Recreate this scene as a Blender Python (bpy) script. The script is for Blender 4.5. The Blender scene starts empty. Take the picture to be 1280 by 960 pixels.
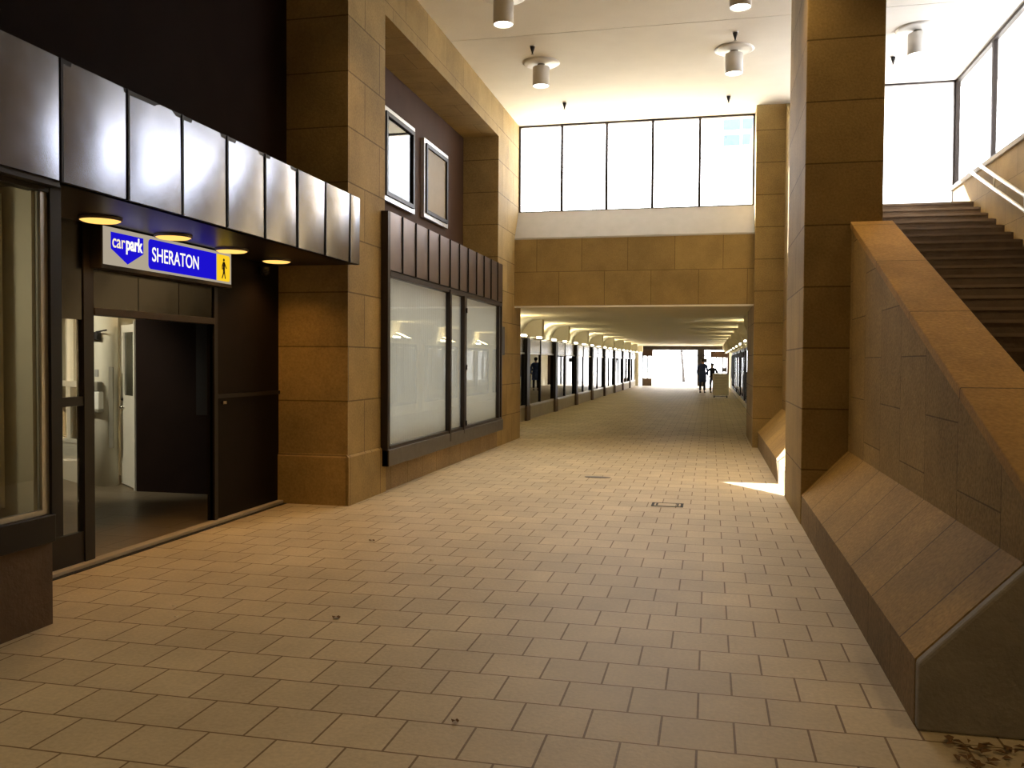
import bpy, bmesh, math, random
from mathutils import Vector, Matrix
random.seed(7)
sc = bpy.context.scene
COL = sc.collection
PI = math.pi

# ------------------------------------------------------------------ materials
MATS = {}
def newmat(name):
    m = bpy.data.materials.new(name); m.use_nodes = True
    nt = m.node_tree; nt.nodes.clear()
    out = nt.nodes.new('ShaderNodeOutputMaterial')
    return m, nt, out
def N(nt, t, **kw):
    n = nt.nodes.new(t)
    for k, v in kw.items():
        if k in n.inputs: n.inputs[k].default_value = v
        else: setattr(n, k, v)
    return n
def L(nt, a, b): nt.links.new(a, b)
def rgba(c): return (c[0], c[1], c[2], 1)

def plain(name, color, rough=.6, metal=0.0, noise=.12, nscale=6.0, bump=0.0, bscale=30.0, spec=.5):
    m, nt, out = newmat(name)
    b = N(nt, 'ShaderNodeBsdfPrincipled'); b.inputs['Roughness'].default_value = rough
    b.inputs['Metallic'].default_value = metal
    b.inputs['Specular IOR Level'].default_value = spec
    geo = N(nt, 'ShaderNodeNewGeometry')
    nz = N(nt, 'ShaderNodeTexNoise'); nz.inputs['Scale'].default_value = nscale; nz.inputs['Detail'].default_value = 5
    L(nt, geo.outputs['Position'], nz.inputs['Vector'])
    mx = N(nt, 'ShaderNodeMix', data_type='RGBA')
    mx.inputs[6].default_value = rgba([c*(1-noise) for c in color]); mx.inputs[7].default_value = rgba([min(1, c*(1+noise)) for c in color])
    L(nt, nz.outputs['Fac'], mx.inputs[0]); L(nt, mx.outputs[2], b.inputs['Base Color'])
    if bump:
        n2 = N(nt, 'ShaderNodeTexNoise'); n2.inputs['Scale'].default_value = bscale; n2.inputs['Detail'].default_value = 3
        L(nt, geo.outputs['Position'], n2.inputs['Vector'])
        bp = N(nt, 'ShaderNodeBump'); bp.inputs['Strength'].default_value = bump; bp.inputs['Distance'].default_value = .02
        L(nt, n2.outputs['Fac'], bp.inputs['Height']); L(nt, bp.outputs['Normal'], b.inputs['Normal'])
    L(nt, b.outputs[0], out.inputs[0]); MATS[name] = m; return m

def emit(name, color, strength):
    m, nt, out = newmat(name)
    e = N(nt, 'ShaderNodeEmission'); e.inputs[0].default_value = rgba(color); e.inputs[1].default_value = strength
    L(nt, e.outputs[0], out.inputs[0]); MATS[name] = m; return m

def glass(name, tint=(1, 1, 1), ior=1.5, rough=0.0):
    m, nt, out = newmat(name)
    t = N(nt, 'ShaderNodeBsdfTransparent'); t.inputs[0].default_value = rgba(tint)
    g = N(nt, 'ShaderNodeBsdfGlossy'); g.inputs['Roughness'].default_value = rough
    f0 = ((ior-1)/(ior+1))**2
    lw = N(nt, 'ShaderNodeLayerWeight'); lw.inputs['Blend'].default_value = .5
    pw = N(nt, 'ShaderNodeMath', operation='POWER'); L(nt, lw.outputs['Facing'], pw.inputs[0]); pw.inputs[1].default_value = 5
    f = N(nt, 'ShaderNodeMath', operation='MULTIPLY_ADD'); L(nt, pw.outputs[0], f.inputs[0]); f.inputs[1].default_value = 1-f0; f.inputs[2].default_value = f0
    mx = N(nt, 'ShaderNodeMixShader')
    L(nt, f.outputs[0], mx.inputs[0]); L(nt, t.outputs[0], mx.inputs[1]); L(nt, g.outputs[0], mx.inputs[2])
    L(nt, mx.outputs[0], out.inputs[0]); MATS[name] = m; return m

def blocks(name, mode, width, height, c1, c2, mortar, off_u=0.0, off_v=0.0, msize=.006, rough=.75,
           mottle=.35, bump=.25, spec=.3, offset=.5, plain_y=False, grain=1.0):
    """masonry or paving: mode 'wall' = u along the wall, v up; 'run' = joints across y only; 'side' = rotated; 'floor' = x,y"""
    m, nt, out = newmat(name)
    b = N(nt, 'ShaderNodeBsdfPrincipled'); b.inputs['Roughness'].default_value = rough
    b.inputs['Specular IOR Level'].default_value = spec
    geo = N(nt, 'ShaderNodeNewGeometry')
    sp = N(nt, 'ShaderNodeSeparateXYZ'); L(nt, geo.outputs['Position'], sp.inputs[0])
    cb = N(nt, 'ShaderNodeCombineXYZ')
    def add(sock, val):
        a = N(nt, 'ShaderNodeMath', operation='ADD'); L(nt, sock, a.inputs[0]); a.inputs[1].default_value = val; return a.outputs[0]
    if mode == 'floor':
        L(nt, add(sp.outputs[0], off_u), cb.inputs[0]); L(nt, add(sp.outputs[1], off_v), cb.inputs[1])
    elif mode == 'run':
        L(nt, add(sp.outputs[1], off_u), cb.inputs[0]); cb.inputs[1].default_value = height*.5
    elif mode == 'side':
        L(nt, add(sp.outputs[2], off_u), cb.inputs[0]); L(nt, add(sp.outputs[1], off_v), cb.inputs[1])
    else:
        sn = N(nt, 'ShaderNodeSeparateXYZ'); L(nt, geo.outputs['True Normal'], sn.inputs[0])
        ab = N(nt, 'ShaderNodeMath', operation='ABSOLUTE'); L(nt, sn.outputs[0], ab.inputs[0])
        gt = N(nt, 'ShaderNodeMath', operation='GREATER_THAN'); L(nt, ab.outputs[0], gt.inputs[0]); gt.inputs[1].default_value = .5
        mu = N(nt, 'ShaderNodeMix', data_type='FLOAT'); L(nt, gt.outputs[0], mu.inputs[0])
        L(nt, sp.outputs[1], mu.inputs[3])
        if plain_y: mu.inputs[2].default_value = width*.25-off_u
        else: L(nt, sp.outputs[0], mu.inputs[2])
        az = N(nt, 'ShaderNodeMath', operation='ABSOLUTE'); L(nt, sn.outputs[2], az.inputs[0])
        gz = N(nt, 'ShaderNodeMath', operation='GREATER_THAN'); L(nt, az.outputs[0], gz.inputs[0]); gz.inputs[1].default_value = .6
        mv = N(nt, 'ShaderNodeMix', data_type='FLOAT'); L(nt, gz.outputs[0], mv.inputs[0])
        L(nt, sp.outputs[2], mv.inputs[2]); L(nt, sp.outputs[1], mv.inputs[3])
        L(nt, add(mu.outputs[0], off_u), cb.inputs[0]); L(nt, add(mv.outputs[0], off_v), cb.inputs[1])
    br = N(nt, 'ShaderNodeTexBrick'); br.offset = offset; br.offset_frequency = 2; br.squash = 1
    br.inputs['Scale'].default_value = 1; br.inputs['Brick Width'].default_value = width; br.inputs['Row Height'].default_value = height
    br.inputs['Mortar Size'].default_value = msize; br.inputs['Mortar Smooth'].default_value = .15
    br.inputs['Color1'].default_value = rgba(c1); br.inputs['Color2'].default_value = rgba(c2); br.inputs['Mortar'].default_value = rgba(mortar)
    L(nt, cb.outputs[0], br.inputs['Vector'])
    n1 = N(nt, 'ShaderNodeTexNoise'); n1.inputs['Scale'].default_value = 1.3; n1.inputs['Detail'].default_value = 6; n1.inputs['Roughness'].default_value = .65
    L(nt, geo.outputs['Position'], n1.inputs['Vector'])
    n2 = N(nt, 'ShaderNodeTexNoise'); n2.inputs['Scale'].default_value = 45; n2.inputs['Detail'].default_value = 4
    L(nt, geo.outputs['Position'], n2.inputs['Vector'])
    mp = N(nt, 'ShaderNodeMapRange'); L(nt, n1.outputs['Fac'], mp.inputs[0])
    mp.inputs[1].default_value = .25; mp.inputs[2].default_value = .75; mp.inputs[3].default_value = 1-mottle; mp.inputs[4].default_value = 1+mottle*.5
    mq = N(nt, 'ShaderNodeMapRange'); L(nt, n2.outputs['Fac'], mq.inputs[0])
    mq.inputs[1].default_value = .2; mq.inputs[2].default_value = .8; mq.inputs[3].default_value = 1-.14*grain; mq.inputs[4].default_value = 1+.12*grain
    mm = N(nt, 'ShaderNodeMath', operation='MULTIPLY'); L(nt, mp.outputs[0], mm.inputs[0]); L(nt, mq.outputs[0], mm.inputs[1])
    vs = N(nt, 'ShaderNodeVectorMath', operation='SCALE'); L(nt, br.outputs['Color'], vs.inputs[0]); L(nt, mm.outputs[0], vs.inputs['Scale'])
    L(nt, vs.outputs[0], b.inputs['Base Color'])
    hs = N(nt, 'ShaderNodeMath', operation='MULTIPLY_ADD'); L(nt, br.outputs['Fac'], hs.inputs[0]); hs.inputs[1].default_value = -1.0
    L(nt, n2.outputs['Fac'], hs.inputs[2])
    bp = N(nt, 'ShaderNodeBump'); bp.inputs['Strength'].default_value = bump; bp.inputs['Distance'].default_value = .006
    L(nt, hs.outputs[0], bp.inputs['Height']); L(nt, bp.outputs['Normal'], b.inputs['Normal'])
    L(nt, b.outputs[0], out.inputs[0]); MATS[name] = m; return m

def sheet_metal(name, color, rough=.3, wave=.6, wscale=1.6):
    m, nt, out = newmat(name)
    b = N(nt, 'ShaderNodeBsdfPrincipled'); b.inputs['Metallic'].default_value = 1
    geo = N(nt, 'ShaderNodeNewGeometry')
    n1 = N(nt, 'ShaderNodeTexNoise'); n1.inputs['Scale'].default_value = wscale; n1.inputs['Detail'].default_value = 1.5
    L(nt, geo.outputs['Position'], n1.inputs['Vector'])
    bp = N(nt, 'ShaderNodeBump'); bp.inputs['Strength'].default_value = wave; bp.inputs['Distance'].default_value = .05
    L(nt, n1.outputs['Fac'], bp.inputs['Height']); L(nt, bp.outputs['Normal'], b.inputs['Normal'])
    n2 = N(nt, 'ShaderNodeTexNoise'); n2.inputs['Scale'].default_value = 7; n2.inputs['Detail'].default_value = 5
    L(nt, geo.outputs['Position'], n2.inputs['Vector'])
    r = N(nt, 'ShaderNodeMapRange'); L(nt, n2.outputs['Fac'], r.inputs[0]); r.inputs[3].default_value = rough*.85; r.inputs[4].default_value = rough*1.2
    L(nt, r.outputs[0], b.inputs['Roughness'])
    mx = N(nt, 'ShaderNodeMix', data_type='RGBA'); L(nt, n2.outputs['Fac'], mx.inputs[0])
    mx.inputs[6].default_value = rgba([c*.85 for c in color]); mx.inputs[7].default_value = rgba([min(1, c*1.15) for c in color])
    L(nt, mx.outputs[2], b.inputs['Base Color'])
    L(nt, b.outputs[0], out.inputs[0]); MATS[name] = m; return m

S1, S2, SM = (.40, .285, .118), (.34, .24, .10), (.17, .115, .045)
blocks('sandstone', 'wall', .9, .6, S1, S2, SM, off_u=.08, off_v=-.55+1.2, msize=.0045, bump=.3)
blocks('sandstone_pier', 'wall', .9, .6, S1, S2, SM, off_u=.08, off_v=-.55+1.2, msize=.008, bump=.35, plain_y=True, grain=1.6)
blocks('sandstone_beam', 'wall', .91, .68, S1, S2, SM, off_u=3.415+9.1, off_v=0, msize=.0055, bump=.3)
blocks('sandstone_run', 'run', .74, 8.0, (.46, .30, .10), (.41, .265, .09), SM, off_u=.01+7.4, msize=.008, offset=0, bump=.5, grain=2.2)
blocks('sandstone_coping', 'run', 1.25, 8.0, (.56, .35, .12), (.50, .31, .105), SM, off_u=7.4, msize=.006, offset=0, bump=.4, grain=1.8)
blocks('sandstone_slabs', 'side', .74, .74, S1, S2, SM, off_u=.2, off_v=.01+7.4, msize=.005, bump=.6, grain=2.6)
blocks('sandstone_base', 'wall', .62, .9, (.30, .215, .12), (.26, .185, .10), SM, off_v=.2, msize=.007, bump=.5, grain=2.4)
blocks('pavers', 'floor', .314, .318, (.61, .525, .38), (.53, .455, .33), (.19, .125, .065), off_u=.035+31.4, off_v=.18+31.8, msize=.0055,
       rough=.55, mottle=.22, bump=.35, spec=.35)
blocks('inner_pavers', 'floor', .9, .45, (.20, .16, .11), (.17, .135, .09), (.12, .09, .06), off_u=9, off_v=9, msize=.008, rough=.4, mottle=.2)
plain('plaster_white', (.80, .775, .72), .85, noise=.05, nscale=3, bump=.1)
plain('plaster_cream', (.80, .75, .60), .85, noise=.06, nscale=2, bump=.08)
plain('ceiling_joint', (.22, .20, .18), .8)
plain('dark_brown_panel', (.016, .009, .007), .7, noise=.3, nscale=3, spec=.05)
plain('brown_panel', (.075, .043, .030), .7, noise=.2, nscale=3, spec=.12)
plain('black_metal', (.014, .011, .010), .45, noise=.2, spec=.3)
plain('black_door', (.010, .007, .006), .6, noise=.3, spec=.12)
plain('bronze_metal', (.040, .031, .027), .45, metal=.4, noise=.25, spec=.3)
plain('black_soffit', (.014, .010, .009), .38, noise=.3)
plain('dark_stone', (.13, .085, .055), .8, noise=.3, nscale=5, bump=.3)
plain('grey_stone', (.28, .27, .26), .75, noise=.35, nscale=4, bump=.35)  # greyer stone tone for the end face of the base
plain('sill_stone', (.46, .45, .45), .6, noise=.1)
plain('light_stone', (.46, .42, .36), .7, noise=.2, nscale=5)
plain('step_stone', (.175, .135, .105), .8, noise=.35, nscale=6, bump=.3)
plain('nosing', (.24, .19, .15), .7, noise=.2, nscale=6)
plain('white_paint', (.78, .75, .66), .45, noise=.05)
plain('white_rail', (.85, .85, .83), .35, noise=.04)
plain('lamp_white', (.74, .72, .68), .4, noise=.05)
plain('alu', (.62, .62, .62), .35, metal=.6, noise=.06)
plain('sill_metal', (.13, .12, .115), .42, metal=.7, noise=.3, nscale=9)
plain('blind_white', (.74, .74, .71), .8, noise=.04)
plain('blind_beige', (.30, .24, .15), .6, noise=.1)
plain('curtain_cloth', (.60, .56, .42), .9, noise=.08)
plain('shop_dark', (.10, .085, .06), .8, noise=.4, nscale=1.5)
plain('inner_white', (.70, .67, .56), .6, noise=.05)
plain('grey_plate', (.30, .28, .23), .4, metal=.3)
plain('chrome', (.7, .7, .68), .2, metal=1)
plain('street', (.52, .51, .49), .9, noise=.2, nscale=1)
plain('far_glass', (.07, .105, .15), .5, spec=.2)
plain('facade', (.70, .72, .75), .8, noise=.06)
plain('bark', (.035, .028, .024), .9, noise=.3)
plain('foliage', (.16, .17, .10), .8, noise=.4)
plain('skin', (.55, .36, .27), .55, noise=.05)
plain('hair_dark', (.035, .026, .02), .6)
plain('coat_blue', (.05, .09, .28), .85, noise=.15, nscale=20)
plain('cloth_dark', (.026, .026, .036), .85, noise=.15, nscale=20)
plain('shoe', (.02, .018, .016), .5)
plain('paper_white', (.88, .87, .82), .7, noise=.04)
plain('print_grey', (.38, .37, .34), .7)
plain('rubber', (.02, .02, .02), .7)
plain('leaf_dry', (.16, .09, .04), .8, noise=.4)
plain('litter_pale', (.7, .66, .55), .8)
plain('bulb_ring', (.15, .12, .10), .4)
sheet_metal('fascia_metal', (.31, .33, .40), .20, wave=.14, wscale=1.2)
sheet_metal('bronze_sheet', (.22, .18, .175), .38, wave=.2, wscale=1.4)
sheet_metal('dark_sheet', (.045, .042, .040), .2, wave=.1, wscale=1.7)
sheet_metal('header_steel', (.22, .21, .21), .25, wave=.25, wscale=1.5)
glass('clear_glass'); glass('shop_glass', (.93, .95, .95)); glass('tinted_glass', (.32, .33, .30))
glass('mirror_glass', (.25, .27, .26), ior=2.2)
def translucent(name, color):
    m, nt, out = newmat(name)
    d = N(nt, 'ShaderNodeBsdfDiffuse'); d.inputs[0].default_value = rgba(color)
    t = N(nt, 'ShaderNodeBsdfTranslucent'); t.inputs[0].default_value = rgba(color)
    geo = N(nt, 'ShaderNodeNewGeometry'); nz = N(nt, 'ShaderNodeTexNoise'); nz.inputs['Scale'].default_value = 2
    L(nt, geo.outputs['Position'], nz.inputs['Vector'])
    mp = N(nt, 'ShaderNodeMapRange'); L(nt, nz.outputs['Fac'], mp.inputs[0]); mp.inputs[3].default_value = .4; mp.inputs[4].default_value = .6
    mx = N(nt, 'ShaderNodeMixShader'); L(nt, mp.outputs[0], mx.inputs[0]); L(nt, d.outputs[0], mx.inputs[1]); L(nt, t.outputs[0], mx.inputs[2])
    L(nt, mx.outputs[0], out.inputs[0]); MATS[name] = m; return m
translucent('blind_cloth', (.78, .78, .74))
emit('lens_white', (1, .93, .78), 14)
emit('lens_amber', (1, .55, .13), 1.5)
emit('tube_warm', (1, .90, .62), 12)
emit('tube_cool', (1, .95, .80), 3)
emit('sign_back', (.42, .36, .27), 1.0)
emit('sign_blue', (.012, .006, .62), 1.0)
emit('sign_yellow', (1.0, .62, .02), 1.0)
emit('sign_white', (1, .95, .86), 1.1)
emit('sign_cream', (1, .86, .55), 1.0)
plain('sign_black', (.01, .01, .015), .6)

# ------------------------------------------------------------------ mesh helpers
ROOT = {}
class MB:
    def __init__(s): s.bm = bmesh.new()
    def box(s, x0, x1, y0, y1, z0, z1, bev=0.0):
        b = bmesh.new()
        vs = [b.verts.new((x, y, z)) for x in (x0, x1) for y in (y0, y1) for z in (z0, z1)]
        for f in ((0, 1, 3, 2), (4, 6, 7, 5), (0, 4, 5, 1), (2, 3, 7, 6), (0, 2, 6, 4), (1, 5, 7, 3)):
            b.faces.new([vs[i] for i in f])
        if bev: bmesh.ops.bevel(b, geom=list(b.edges), offset=bev, segments=2, affect='EDGES', profile=.5)
        bmesh.ops.recalc_face_normals(b, faces=list(b.faces)); s.merge(b); return s
    def merge(s, b, M=None):
        if M is not None: bmesh.ops.transform(b, matrix=M, verts=list(b.verts))
        me = bpy.data.meshes.new('t'); b.to_mesh(me); b.free(); s.bm.from_mesh(me); bpy.data.meshes.remove(me)
    def prism(s, pts, axis, a0, a1, bev=0.0):
        """pts 2-D polygon in the two other axes (order x,y,z kept), extruded along axis from a0 to a1"""
        b = bmesh.new()
        def P(p, a):
            return (a, p[0], p[1]) if axis == 'x' else (p[0], a, p[1]) if axis == 'y' else (p[0], p[1], a)
        A = [b.verts.new(P(p, a0)) for p in pts]; B = [b.verts.new(P(p, a1)) for p in pts]
        b.faces.new(A); b.faces.new(B[::-1]); n = len(pts)
        for i in range(n): b.faces.new((A[i], B[i], B[(i+1) % n], A[(i+1) % n]))
        bmesh.ops.recalc_face_normals(b, faces=list(b.faces))
        if bev: bmesh.ops.bevel(b, geom=list(b.edges), offset=bev, segments=2, affect='EDGES', profile=.5)
        s.merge(b); return s
    def lathe(s, prof, c, seg=32, M=None, cap=True):
        """prof = [(r,z)...] about z through c"""
        b = bmesh.new(); rings = []
        for r, z in prof:
            if r < 1e-5: rings.append([b.verts.new((0, 0, z))])
            else: rings.append([b.verts.new((r*math.cos(2*PI*i/seg), r*math.sin(2*PI*i/seg), z)) for i in range(seg)])
        for A, B in zip(rings, rings[1:]):
            for i in range(seg):
                j = (i+1) % seg
                q = [A[i % len(A)], A[j % len(A)], B[j % len(B)], B[i % len(B)]]
                q = list(dict.fromkeys(q))
                if len(q) > 2: b.faces.new(q)
        for R_ in (rings[0], rings[-1]):
            if len(R_) > 2 and cap: b.faces.new(R_)
        bmesh.ops.recalc_face_normals(b, faces=list(b.faces))
        for f in b.faces: f.smooth = len(f.verts) <= 4
        T = Matrix.Translation(c)
        s.merge(b, T @ M if M is not None else T); return s
    def tube(s, p, q, r0, r1=None, seg=12):
        p, q = Vector(p), Vector(q); d = q-p; r1 = r0 if r1 is None else r1
        M = d.to_track_quat('Z', 'Y').to_matrix().to_4x4()
        return s.lathe([(r0, 0), (r1, d.length)], p, seg, M)
    def ball(s, c, r, sx=1, sy=1, sz=1, seg=12):
        b = bmesh.new(); bmesh.ops.create_uvsphere(b, u_segments=seg, v_segments=max(6, seg//2), radius=r)
        for f in b.faces: f.smooth = True
        s.merge(b, Matrix.Translation(c) @ Matrix.Diagonal((sx, sy, sz, 1))); return s
    def quad(s, pts):
        b = bmesh.new(); b.faces.new([b.verts.new(p) for p in pts]); s.merge(b); return s
    def rot(s, ang, axis, c):
        bmesh.ops.rotate(s.bm, cent=c, matrix=Matrix.Rotation(ang, 3, axis), verts=list(s.bm.verts)); return s
    def build(s, name, mat, parent=None, base=None):
        me = bpy.data.meshes.new(name)
        if parent is not None: off = ROOT[parent.name]
        else:
            vs = [v.co for v in s.bm.verts]
            off = Vector(base) if base is not None else Vector((sum(v.x for v in vs)/len(vs), sum(v.y for v in vs)/len(vs), min(v.z for v in vs)))
        bmesh.ops.translate(s.bm, vec=-off, verts=list(s.bm.verts))
        s.bm.to_mesh(me); s.bm.free()
        me.materials.append(MATS[mat])
        o = bpy.data.objects.new(name, me); COL.objects.link(o)
        if parent is not None: o.parent = parent
        else: o.location = off
        ROOT[o.name] = off
        return o
def tag(o, label, cat, group=None, kind=None):
    o['label'] = label; o['category'] = cat
    if group: o['group'] = group
    if kind: o['kind'] = kind
    return o
def thing(name, loc, label, cat, group=None, kind=None):
    o = bpy.data.objects.new(name, None); COL.objects.link(o); o.location = loc; o.empty_display_size = .1
    ROOT[o.name] = Vector(loc); return tag(o, label, cat, group, kind)
def dup(root, loc, label, name=None):
    r = root.copy(); COL.objects.link(r); r.location = loc; r['label'] = label
    for ch in list(root.children):
        c = ch.copy(); COL.objects.link(c); c.parent = r
        for g in list(ch.children):
            d = g.copy(); COL.objects.link(d); d.parent = c
    return r
def struct(name, mb, mat, label, cat):
    return tag(mb.build(name, mat), label, cat, kind='structure')
def lamp(kind, name, loc, energy, color, size=.1, target=None, spot=None, blend=.5):
    d = bpy.data.lights.new(name, kind); d.energy = energy; d.color = color
    if kind in ('POINT', 'SPOT'): d.shadow_soft_size = size
    if kind == 'AREA': d.size = size
    if kind == 'SPOT': d.spot_size = spot; d.spot_blend = blend
    o = bpy.data.objects.new(name, d); COL.objects.link(o); o.location = loc
    if target is not None: o.rotation_euler = (Vector(target)-Vector(loc)).to_track_quat('-Z', 'Y').to_euler()
    return o

# ------------------------------------------------------------------ key planes
XW = -3.87      # left stone face
XE = -4.70      # entrance plane
XR = .90        # right kerb
XS = 1.327      # stair side wall
ZC = 6.42       # ceiling
YB = 17.2       # beam face
CS = .3856      # coping slope
def zc(y): return 3.071 + CS*(y-9.243)      # coping edge height
# ------------------------------------------------------------------ floor, ceilings, shell
struct('floor', MB().box(-9.8, 4.1, -5, 62.5, -.3, 0), 'pavers', 'beige square paving laid in staggered rows along the passage', 'floor')
m = MB().box(-9.6, XE+.02, 4.5, 10.3, 0, .02).box(XE+.02, XE+.075, 4.5, 8.9, 0, .035)
struct('trim_1', MB().box(XE-.02, XE+.07, 4.5, 8.9, .004, .035, .006), 'light_stone', 'pale stone threshold strip along the entrance opening', 'threshold')
struct('trim_2', MB().box(XE+.072, XE+.11, 4.5, 8.9, .0, .006), 'rubber', 'thin dark drainage slot in front of the threshold strip', 'slot')
struct('floor_inner', MB().box(-9.6, XE-.022, 4.5, 10.4, .001, .022), 'inner_pavers', 'dim brown floor inside the entrance lobby', 'floor')
struct('ceiling', MB().box(-4.9, 4.2, -5, 12.70, ZC, ZC+.4), 'plaster_white', 'white plaster ceiling over the near end of the hall', 'ceiling')
struct('ceiling_far', MB().box(-4.9, 4.2, 12.715, 17.8, ZC, ZC+.4), 'plaster_white', 'white plaster ceiling by the high windows', 'ceiling')
struct('trim_3', MB().box(-4.9, 4.2, 12.70, 12.715, ZC+.012, ZC+.4), 'ceiling_joint', 'thin dark joint across the white ceiling', 'joint')
# left piers, lintel, walls
struct('pillar', MB().box(-4.75, XW, 8.9, 10.0, 0, ZC).prism([(XW-.01, 0), (XW+.022, 0), (XW+.022, .53), (XW-.01, .565)], 'y', 8.878, 10.0)
       .prism([(8.9, 0), (8.878, 0), (8.878, .53), (8.9, .565)], 'x', -4.70, XW), 'sandstone_pier', 'tall tan sandstone pier right of the dark entrance', 'pillar')
struct('pillar_far', MB().box(-4.95, XW, 15.79, 17.8, 0, ZC), 'sandstone_pier', 'sandstone pier at the left end of the passage mouth', 'pillar')
struct('lintel', MB().box(-4.75, XW, 10.0, 15.79, 5.78, ZC), 'sandstone', 'sandstone lintel over the recess with two windows', 'lintel')
struct('wall_left_recess', MB().box(-4.75, -4.55, 10.0, 15.79, 3.0, 5.78), 'brown_panel', 'dark brown back wall of the upper recess', 'wall')
struct('wall_left_base', MB().box(-4.2, XW, 10.0, 15.79, 0, .40), 'sandstone_base', 'low course of sandstone under the white display window', 'wall')
struct('wall_left_upper', MB().box(-4.8, -4.6, -5, 8.9, 2.66, ZC), 'dark_brown_panel', 'dark brown wall above the metal canopy', 'wall')
struct('wall_left_near', MB().box(-4.3, -3.85, -5, 4.47, 0, .52), 'dark_stone', 'low dark stone wall under the curtained window', 'wall')
struct('wall_back', MB().box(-4.9, 4.2, -5.2, -5, 0, ZC), 'sandstone', 'unseen sandstone wall added behind the viewer to keep daylight out', 'wall')  # unseen wall added to stop daylight flooding in from behind
# beam with sloped sill, clerestory
struct('beam', MB().prism([(YB, 2.72), (YB, 4.06), (17.55, 4.64), (17.75, 4.64), (17.75, 2.72)], 'x', -4.6, .85), 'sandstone_beam',
       'sandstone beam over the passage mouth with a sloped sill', 'beam')
struct('sill', MB().prism([(YB-.012, 4.05), (17.55, 4.645), (17.55, 4.655), (YB-.012, 4.085)], 'x', -3.87, .80), 'sill_stone', 'pale sloped sill under the high windows', 'sill')
struct('beam_trim', MB().box(-3.9, .82, YB-.004, YB+.10, 2.685, 2.72), 'plaster_white', 'thin white drip edge under the sandstone beam', 'trim')

def glazing(name, label, frame_mat, pane_mat, axis, a, segs, z0, z1, fw, fd, mull=None):
    """a framed window: axis 'y' -> lies in plane y=a, segs are x positions; axis 'x' -> plane x=a, segs are y positions"""
    mull = mull or fw
    mid = (segs[0]+segs[-1])/2
    base = (mid, a, z0) if axis == 'y' else (a, mid, z0)
    t = thing(name, base, label, 'window', kind='structure')
    def bx(mb, u0, u1, d0, d1, q0, q1): 
        return mb.box(u0, u1, d0, d1, q0, q1) if axis == 'y' else mb.box(d0, d1, u0, u1, q0, q1)
    f = MB()
    bx(f, segs[0], segs[-1], a-fd, a+fd, z0, z0+fw); bx(f, segs[0], segs[-1], a-fd, a+fd, z1-fw, z1)
    bx(f, segs[0], segs[0]+fw, a-fd, a+fd, z0+fw, z1-fw); bx(f, segs[-1]-fw, segs[-1], a-fd, a+fd, z0+fw, z1-fw)
    f.build('window_frame', frame_mat, t)
    for u in segs[1:-1]:
        q = MB(); bx(q, u-mull/2, u+mull/2, a-fd, a+fd, z0+fw, z1-fw); q.build('mullion', frame_mat, t)
    for i, (u, v) in enumerate(zip(segs, segs[1:])):
        e0 = fw if i == 0 else mull/2; e1 = fw if i == len(segs)-2 else mull/2
        q = MB(); bx(q, u+e0, v-e1, a-.004, a+.004, z0+fw, z1-fw); q.build('pane', pane_mat, t)
    return t
glazing('window_1', 'wide row of five bright high windows above the sandstone beam', 'bronze_metal', 'clear_glass', 'y', 17.58,
        [XW, -2.98, -2.07, -1.155, -.24, .80], 4.64, ZC, .035, .03, .05)
# ------------------------------------------------------------------ right side
def plinth(name, y0, y1, label, endmat=None):
    t = thing(name, (XR, (y0+y1)/2, 0), label, 'plinth', kind='structure')
    MB().box(XR, XS, y0, y1, 0, .296).build('kerb', 'sandstone_base', t)
    MB().prism([(XR, .296), (XS, .745), (XS, .296)], 'y', y0, y1).build('sloped_top', 'sandstone_run', t)
    return t
t = plinth('plinth', 4.12, 9.0, 'sloping sandstone base of the stair wall, right foreground')
o = MB().prism([(XR+.002, 0), (XR+.002, .294), (XS, .743), (XS+.30, .743), (XS+.30, 0)], 'y', 4.05, 4.12, .014).build('end_face', 'grey_stone', t); o['label'] = 'dark grey end face of the base'
plinth('plinth', 10.85, 17.0, 'sloping stone base beyond the right pillar, catching the sun')
struct('pillar_right', MB().box(.89, 1.61, 9.0, 10.85, 0, ZC, .012), 'sandstone_pier', 'huge sandstone pillar at the foot of the stair wall', 'pillar')
struct('pillar_right_far', MB().box(.80, 1.75, 17.0, 19.8, 0, ZC), 'sandstone_pier', 'far sandstone pillar on the right of the passage mouth', 'pillar')
# stair side wall + coping
t = thing('stair_wall', (1.5, 9, 0), 'sandstone wall with sloping coping beside the staircase', 'wall', kind='structure')
MB().prism([(4.122, 0), (9.0, 0), (9.0, zc(9.0)-.02), (4.122, zc(4.122)-.02)], 'x', XS, 1.63).build('side_face', 'sandstone_slabs', t)
MB().prism([(10.85, 0), (17.0, 0), (17.0, ZC), (15.2, zc(15.2)), (10.85, zc(10.85))], 'x', XS, 1.63).build('side_face', 'sandstone_slabs', t)
th = .07
for a, b in ((4.06, 9.0), (10.85, 15.2)):
    MB().prism([(a, zc(a)-th), (b, zc(b)-th), (b, zc(b)), (a, zc(a))], 'x', XS-.012, 1.70, .008).build('coping', 'sandstone_coping', t)
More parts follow.
